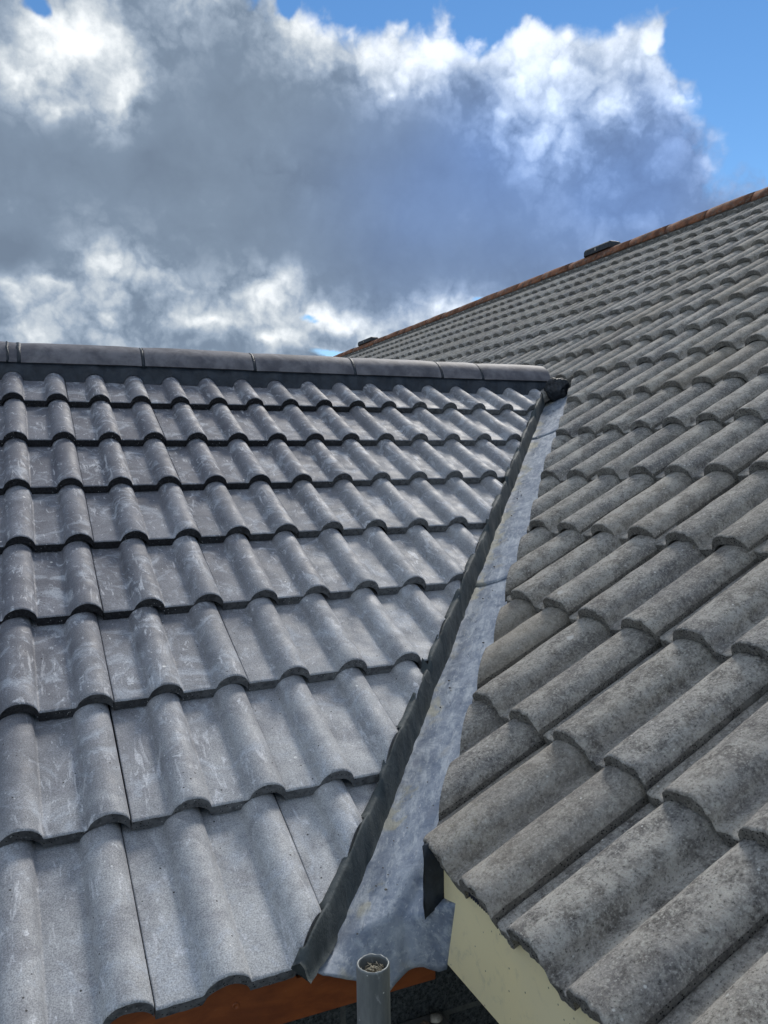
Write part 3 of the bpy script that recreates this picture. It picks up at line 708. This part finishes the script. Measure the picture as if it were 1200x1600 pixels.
# ================================================================== MAIN HOUSE (older weathered roof on the right)
house = empty('house', (5.1, 6.0, -3.3), 'main house on the right with tall weathered grey tile roof and cream fascia', 'house')
XR = 5.11; YM0, YM1 = -1.3, 15.4
dm = 0.117
A = ([], [])
zr = zMc(XR)
add(A, slab([(.690, YM0, zMc(.690) - dm), (XR, YM0, zr - dm), (XR, YM1, zr - dm), (.690, YM1, zMc(.69) - dm)], .012))
add(A, slab([(XR + .003, YM0, zr - dm), (9.5, YM0, zMc(XR) - .594 * (9.5 - XR) - dm), (9.5, YM1, zMc(XR) - .594 * (9.5 - XR) - dm), (XR + .003, YM1, zr - dm)], .012))
oroof = mesh_obj('roof', A[0], A[1], [M_FELT], house, smooth=False)

nvar = 6
variantsM = [make_mesh('old_tile', tile_arrays(profM, THM, 0.40, 96, 24, s + 20, 0.0020, 0.0055, 0.0042), [M_OLD, M_OLDF]) for s in range(nvar)]
farM = [tile_arrays(profM, THM, 0.36, 24, 3, s + 50, 0.001, 0.003, 0.005) for s in range(8)]
def keepx(y):
    return 0.607 + 0.904 * (y - 1.256) if y < 3.44 else 2.581 - .9 * (y - 3.44)
near = []; rest = []
for c in range(NROW_M):
    for j in range(-46, 11):
        M = frameM(c, j); ctr = M @ Vector((.15, .16, .02)); org = M.translation
        ylo, yhi = org.y - 0.3, org.y
        if yhi < YM0 + .3 or ylo > YM1 - .3: continue
        xt = org.x + 0.35
        if min(keepx(ylo), keepx(yhi)) > xt: continue
        if ctr.y > 3.9 and ctr.x < keepx(ctr.y) - .1: continue
        cut = org.x < max(keepx(ylo), keepx(yhi)) and ctr.y < 3.5
        vis = False; dist = 1e9
        for q in ((.15, .16, .03), (.02, .01, .02), (.28, .01, .02), (.02, .3, .02), (.28, .3, .02)):
            uv = cam_uv(M @ Vector(q))
            if uv and -30 < uv[0] < 1230 and -30 < uv[1] < 1630: vis = True
        uv = cam_uv(ctr); dist = (ctr).length
        near.append((0 if vis else 1, dist, c, j, M, cut))
near.sort(key=lambda t: (t[0], t[1]))
tiles_part = near[:100]; tiles_rest = near[100:]
def jitterM(M):
    return M @ Matrix.Translation((random.uniform(-.002, .002), random.uniform(-.006, .006), random.uniform(0, .002))) @ Matrix.Rotation(random.uniform(-.007, .007), 4, 'Z') @ Matrix.Rotation(random.uniform(-.004, .004), 4, 'X')
def cutM(src, M):
    Mi = M.inverted(); jx_ = random.uniform(-.008, .008); sk = random.uniform(-.03, .03)
    co = Mi @ Vector((0.607 + 0.904 * (M.translation.y - .1 - 1.256) + jx_, M.translation.y - .1, 0)); no = (Mi.to_3x3() @ Vector((-1, 0.904 + sk, 0))).normalized()
    m2 = cut_mesh(src, co, no, 'cut_old_tile')
    if m2 is None or max(v.co.y for v in m2.vertices) < .03 or min(v.co.x for v in m2.vertices) > .285: return None
    return m2
for (_, _, c, j, M, cut) in tiles_part:
    M2 = jitterM(M); src = variantsM[random.randrange(nvar)]
    if cut:
        src = cutM(src, M2)
        if src is None: continue
    place('roof_tile', src, M2, oroof)
AV, AF, AM, AS = [], [], [], []
for (_, dist, c, j, M, cut) in tiles_rest:
    M2 = jitterM(M); arr = farM[random.randrange(8)]
    if cut:
        m2 = cutM(variantsM[random.randrange(nvar)], M2)
        if m2 is None: continue
        vv = [v.co for v in m2.vertices]; ff = [tuple(p.vertices) for p in m2.polygons]; mi = [p.material_index for p in m2.polygons]; ss = [p.use_smooth for p in m2.polygons]
    else: vv = [Vector(v) for v in arr[0]]; ff, mi, ss = arr[1], arr[2], arr[3]
    if c == NROW_M - 1 and not cut: vv = [Vector((v.x, min(v.y, .16), v.z)) for v in vv]
    n = len(AV); AV += [tuple(M2 @ v) for v in vv]; AF += [tuple(i + n for i in f) for f in ff]; AM += mi; AS += ss
tag(mesh_obj('roof_tiles', AV, AF, [M_OLD, M_OLDF], oroof, mi=AM, smooth=AS), 'the smaller looking weathered tiles further up the roof', kind='stuff')

# terracotta ridge
y = YM0; k = 0
while y < YM1 - .1:
    z = zr - .068 + random.uniform(-.004, .004)
    V, F = half_round((XR + random.uniform(-.004, .004), y + .004, z), (XR, y + .446, z + random.uniform(-.004, .004)), 0.110, 1.45, 0.016, 16, 3, k)
    V = [(v[0], v[1], v[2] + .003 * nz(v[0] * 14, v[1] * 14, k)) for v in V]
    o = mesh_obj('ridge_tile', V, F, [M_CLAY], oroof); y += .45; k += 1
rows = []; ys2 = np.arange(YM0, YM1, .03)
for y in ys2:
    e = .006 * nz(y * 11, 2, 2)
    rows += [(XR - .125 + e, y, zMc(XR - .125) - .04), (XR - .115 + e, y, zMc(XR - .115) - .010), (XR - .10, y, zr - .05 + e * .5), (XR - .07, y, zr - .03), (XR, y, zr - .05)]
mesh_obj('ridge_mortar', rows, grid_faces(len(ys2), 5), [M_OLDMORT], oroof)

# fascia, comb, soffit, wall, corner mortar
V, F = box(.652, .672, YM0 + .05, 1.283, -.868, -.691)
o = mesh_obj('fascia_board', V, F, [M_CREAM], house, smooth=False); bevel_obj(o, .002)
V, F = box(.673, .948, YM0 + .05, 1.283, -.866, -.856)
mesh_obj('soffit', V, F, [M_CREAM], house, smooth=False)
A = ([], [])
for k in range(5, 22):
    yc = MY - RM[0][0] - P * k - .006; A = ([], [])
    add(A, box(.6395, .651, yc - .036, yc + .036, -.6905, -.676))
    for i in range(11): add(A, box(.6365, .6397, yc - .035 + i * .0066, yc - .032 + i * .0066, -.690, -.672))
    mesh_obj('eave_comb', A[0], A[1], [M_COMB], house, smooth=False)
V, F = box(.95, 1.1, YM0 + .1, 1.398, -3.3, -.87); mesh_obj('wall', V, F, [M_BLOCK], house, smooth=False)
V, F = box(4.9, 5.2, YM1 - .3, YM1 - .1, -3.3, .3); mesh_obj('gable_wall', [(.9, YM1 - .2, -3.3), (9.3, YM1 - .2, -3.3), (9.3, YM1 - .2, -.6), (XR, YM1 - .2, zr - .15), (.9, YM1 - .2, -.6), (.9, YM1 - .1, -3.3), (9.3, YM1 - .1, -3.3), (9.3, YM1 - .1, -.6), (XR, YM1 - .1, zr - .15), (.9, YM1 - .1, -.6)],
    [(0, 1, 2, 3, 4), (9, 8, 7, 6, 5), (0, 5, 6, 1), (1, 6, 7, 2), (2, 7, 8, 3), (3, 8, 9, 4), (4, 9, 5, 0)], [M_RENDER], house, smooth=False)

def lumpy_prism(poly, y0, y1, seed, name, mat, parent, amp=.004, sub=2):
    """solid block from an x-z outline, roughened"""
    bm = bmesh.new()
    a = [bm.verts.new((p[0], y0 + (p[2] if len(p) > 2 else 0), p[1])) for p in poly]; b = [bm.verts.new((p[0] + .02, y1, p[1])) for p in poly]
    bm.faces.new(a); bm.faces.new(list(reversed(b)))
    n = len(poly)
    for i in range(n): bm.faces.new((a[(i + 1) % n], a[i], b[i], b[(i + 1) % n]))
    bmesh.ops.triangulate(bm, faces=bm.faces[:])
    bmesh.ops.subdivide_edges(bm, edges=bm.edges[:], cuts=4, use_grid_fill=True)
    for v in bm.verts:
        d = Vector((nz(v.co.x * 40, v.co.y * 40, v.co.z * 40 + seed), nz(v.co.x * 40 + 7, v.co.y * 40, v.co.z * 40 + seed), nz(v.co.x * 40, v.co.y * 40 + 9, v.co.z * 40 + seed)))
        v.co += d * amp
    bmesh.ops.recalc_face_normals(bm, faces=bm.faces[:])
    V = [tuple(v.co) for v in bm.verts]; bm.verts.index_update(); F = [tuple(v.index for v in f.verts) for f in bm.faces]; bm.free()
    return mesh_obj(name, V, F, [mat], parent)
lumpy_prism([(.611, -.652), (.612, -.74), (.614, -.782), (.633, -.768), (.650, -.757), (.676, -.752), (.690, -.71), (.690, -.655), (.650, -.640)], 1.247, 1.275, 3, 'corner_mortar', M_MORTR, house, .003)

# ================================================================== LEAD VALLEY
lead = empty('valley_lining', (1.3, 2.3, -0.9), 'pale blue grey sheet lead gutter lining running up between the two tiled roofs', 'lead flashing')
def lead_pt(x, y, lift):
    z = lead_z(x, y) + lift
    z += .0022 * nz(x * 9, y * 9, 1) + .0012 * nz(x * 24, y * 24, 4)
    return (x, y, z)
def lead_sheet(y0, y1, lift, curve, bottom=None):
    nc = 34; ys = np.arange(y0, y1 + .001, .016); V = []
    if bottom: V += bottom(nc)
    for k, y in enumerate(ys):
        f = max(0, 1 - k / 6.0)
        for i in range(nc):
            s = i / (nc - 1); dx = -.07 + .34 * s
            if curve:
                q = -.05 + .25 * s; yf = y + curve * f * (4 * (s - .5) ** 2 - .6)
                V.append(lead_pt(foldx(yf) + .741 * q, yf - .9 * q, lift + .0018 * f))
            else: V.append(lead_pt(foldx(y) + dx, y, lift))
    nr = len(V) // nc
    o = mesh_obj('lead_sheet', V, grid_faces(nr, nc), [M_LEAD], lead)
    so = o.modifiers.new('thick', 'SOLIDIFY'); so.thickness = .0022; so.offset = -1
    return o
def pl(pts, s):
    for (s0, p0), (s1, p1) in zip(pts, pts[1:]):
        if s <= s1: t = (s - s0) / (s1 - s0); return Vector(p0).lerp(Vector(p1), t)
    return Vector(pts[-1][1])
Bp = [(0, (.385, 1.262, -.825)), (.12, (.402, 1.26, -.820)), (.24, (.43, 1.26, -.841)), (.42, (.493, 1.26, -.867)), (.60, (.549, 1.258, -.899)), (.66, (.569, 1.262, -.886)), (.72, (.590, 1.27, -.880)), (.84, (.618, 1.268, -.880)), (.95, (.645, 1.250, -.888)), (1, (.652, 1.240, -.880))]
Mp = [(0, (.43, 1.31, -.822)), (.2, (.462, 1.31, -.830)), (.45, (.52, 1.305, -.806)), (.62, (.565, 1.30, -.795)), (.76, (.600, 1.295, -.800)), (.84, (.615, 1.265, -.785)), (.92, (.640, 1.240, -.760)), (1, (.652, 1.205, -.742))]
def lead_bottom(nc):
    V = []
    yT = 1.36
    rows_ = 22
    for r in range(rows_):
        t = r / rows_
        for i in range(nc):
            s = i / (nc - 1); T = Vector((foldx(yT) - .07 + .34 * s, yT, 0)); T.z = lead_z(T.x, T.y)
            if s > .72: T = T.lerp(Vector((.66, 1.33, -.775)), (s - .72) / .28)
            B = pl(Bp, s); Mi = pl(Mp, s)
            p = B.lerp(Mi, t * 2) if t < .5 else Mi.lerp(T, t * 2 - 1)
            p.z += .0015 * nz(p.x * 20, p.y * 20, 4) + (.004 * nz(p.x * 38, p.y * 14, 8) * (1 - t))
            V.append(tuple(p))
    return V
lead_sheet(1.36, 2.32, 0, 0, lead_bottom)
lead_sheet(2.20, 3.28, .0012, .03)
lead_sheet(3.12, 3.62, .0024, .03)

# crumbs of mortar lying on the lead
A = ([], [])
def crumb(cx, cy, cz, r, seed):
    bm = bmesh.new(); bmesh.ops.create_icosphere(bm, subdivisions=2, radius=1)
    for v in bm.verts:
        k = 1 + .35 * nz(v.co.x * 1.2, v.co.y * 1.2, v.co.z * 1.2 + seed * 3.1)
        v.co = Vector((v.co.x * k * r, v.co.y * k * r * .8, v.co.z * k * r * .6))
    bmesh.ops.rotate(bm, verts=bm.verts, cent=(0, 0, 0), matrix=Matrix.Rotation(seed * 1.3, 3, 'Z'))
    V = [(v.co.x + cx, v.co.y + cy, v.co.z + cz) for v in bm.verts]; bm.verts.index_update(); F = [tuple(v.index for v in f.verts) for f in bm.faces]; bm.free()
    return V, F
for i in range(70):
    y = 1.3 + 2.1 * random.random() ** 1.3; off = .03 + abs(random.gauss(0, .035)) if random.random() < .75 else random.uniform(.03, .16)
    x = foldx(y) + off + .01; r = random.choice((.0008, .0012, .0018, .003))
    add(A, crumb(x, y, lead_z(x, y) + r * .4 + .004, r, i))
tag(mesh_obj('mortar_crumbs', A[0], A[1], [M_OLDMORT]), 'dark mortar crumbs scattered down the lead gutter lining', 'mortar crumbs', kind='stuff')

# dark crumpled lump at the valley head
bm = bmesh.new(); bmesh.ops.create_icosphere(bm, subdivisions=5, radius=1)
for v in bm.verts:
    p = v.co.copy(); k = 1 + .22 * nz(p.x * 1.3, p.y * 1.3, p.z * 1.3 + 4) - .18 * abs(nz(p.x * 3.5, p.y * 3.5, p.z * 3.5)) - .05 * abs(nz(p.x * 9, p.y * 9, p.z * 9))
    v.co = Vector((p.x * .060 * k, p.y * .062 * k, p.z * .062 * k))
V = [(v.co.x + 2.46, v.co.y + 3.43, v.co.z + .398) for v in bm.verts]; bm.verts.index_update(); F = [tuple(v.index for v in f.verts) for f in bm.faces]; bm.free()
tag(mesh_obj('crumpled_flashing', V, F, [M_BLACK], origin=(2.46, 3.43, .35)), 'crumpled black lump stuffed into the head of the valley beside the ridge end', 'flashing')
bpy.data.objects['crumpled_flashing'].data.name = 'crumpled_flashing'

# ================================================================== SCAFFOLD POLE
PX, PY, PZ = .4155, 1.007, -.6735
pole = empty('scaffold_pole', (PX, PY, -3.28), 'upright galvanised scaffold tube standing in front of the lead valley foot', 'scaffold pole')
V = []; n = 48
prof = [(.0230, -3.28), (.0230, -2.0), (.0230, -1.2), (.0230, -.9), (.0230, PZ - .003), (.0226, PZ - .0008), (.0218, PZ), (.0204, PZ), (.0196, PZ - .001), (.0192, PZ - .004), (.0192, PZ - .08), (.0192, -3.28)]
for r, z in prof:
    for i in range(n):
        a = 2 * math.pi * i / n; w = .0005 * nz(math.cos(a) * 2, math.sin(a) * 2, z * 3)
        zz = z + (.0012 * nz(math.cos(a) * 3, math.sin(a) * 3, 5) if z > PZ - .01 else 0)
        V.append((PX + (r + w) * math.cos(a), PY + (r + w) * math.sin(a), zz))
F = [(k * n + i, k * n + (i + 1) % n, (k + 1) * n + (i + 1) % n, (k + 1) * n + i) for k in range(len(prof) - 1) for i in range(n)]
mesh_obj('tube', V, F, [M_STEEL], pole)
V = []; R_ = 10
for k in range(R_ + 1):
    for i in range(n):
        a = 2 * math.pi * i / n; r = .0191 * k / R_; x, y = r * math.cos(a), r * math.sin(a)
        V.append((PX + x, PY + y, PZ - .012 + .008 * nz(x * 90, y * 90, 3) + .004 * nz(x * 300, y * 300, 1) - .25 * y))
F = [(k * n + i, k * n + (i + 1) % n, (k + 1) * n + (i + 1) % n, (k + 1) * n + i) for k in range(R_) for i in range(n)]
A = (V, F)
for i in range(26):
    a = random.uniform(0, 6.28); r = random.uniform(0, .013); cx, cy = PX + r * math.cos(a), PY + r * math.sin(a); cz = PZ - .006 - .25 * (cy - PY)
    d = Vector((random.gauss(0, 1), random.gauss(0, 1), random.gauss(0, .35))).normalized() * random.uniform(.002, .006); q = Vector((0, 0, 1)).cross(d).normalized() * .0006
    c0 = Vector((cx, cy, cz)); P4 = [c0 - d - q, c0 - d + q, c0 + d + q, c0 + d - q]
    V8 = [tuple(p) for p in P4] + [(p.x, p.y, p.z - .0008) for p in P4]
    add(A, (V8, [(0, 1, 2, 3), (7, 6, 5, 4), (0, 4, 5, 1), (1, 5, 6, 2), (2, 6, 7, 3), (3, 7, 4, 0)]))
mesh_obj('debris_fill', A[0], A[1], [M_STRAW], pole)

# ================================================================== RIDGE VENTS
def vent(yc, ln, label):
    zc = zr + .062
    prof_ = [(-.075, -.03), (-.075, .018), (-.055, .036), (.055, .036), (.075, .018), (.075, -.03)]
    V = []; st = [(-.5, .55), (-.47, .9), (-.44, 1), (.40, 1), (.46, .85), (.5, .5)]
    for f, s in st:
        for (dx, dz) in prof_: V.append((XR + dx * s, yc + ln * f, zc - .03 + (dz + .03) * s))
    n = 6; F = [tuple(range(n - 1, -1, -1)), tuple(range(len(V) - n, len(V)))] + [(k * n + i, k * n + (i + 1) % n, (k + 1) * n + (i + 1) % n, (k + 1) * n + i) for k in range(len(st) - 1) for i in range(n)]
    e = empty('ridge_vent', (XR, yc, zr), label, 'roof vent', 'dark vents on the terracotta ridge')
    o = mesh_obj('vent_cover', V, F, [M_BLACK], e, smooth=False); bevel_obj(o, .006)
    V, F = box(XR - .05, XR + .05, yc - ln * .45, yc + ln * .45, zr - .02, zc - .031)
    mesh_obj('vent_base', V, F, [M_CLAY], e, smooth=False)
    V, F = box(XR - .078, XR - .0755, yc - .006, yc + .012, zc - .012, zc + .012)
    mesh_obj('clip', V, F, [M_STONE], e, smooth=False)
vent(6.39, .42, 'larger looking black vent cap on the ridge, standing clear against the sky on the right')
vent(12.2, .6, 'small distant dark vent cap near the far end of the orange ridge')

# ================================================================== STONES, GROUND
for (x, y, z, r, mt, lb, nm) in ((.688, 1.355, -1.050, .013, M_STONE, 'round pale pebble on the ledge below the lead', 'pebble'), (.662, 1.352, -1.054, .011, M_RUBBLE, 'broken brown rubble piece on the ledge beside the pale pebble', 'rubble_piece'), (.640, 1.36, -1.057, .008, M_STONE, 'smallest pale chip on the ledge, nearest the scaffold tube', 'stone_chip')):
    V, F = crumb(x, y, z, r, r * 900); tag(mesh_obj(nm, V, F, [mt], origin=(x, y, z)), lb, 'stone', 'loose stones on the ledge')
V, F = [(-400, -400, -3.3), (400, -400, -3.3), (400, 400, -3.3), (-400, 400, -3.3)], [(0, 1, 2, 3)]
tag(mesh_obj('ground', V, F, [M_GROUND], smooth=False), kind='structure')
print('tiles', nL, len(tiles_part), len(tiles_rest))
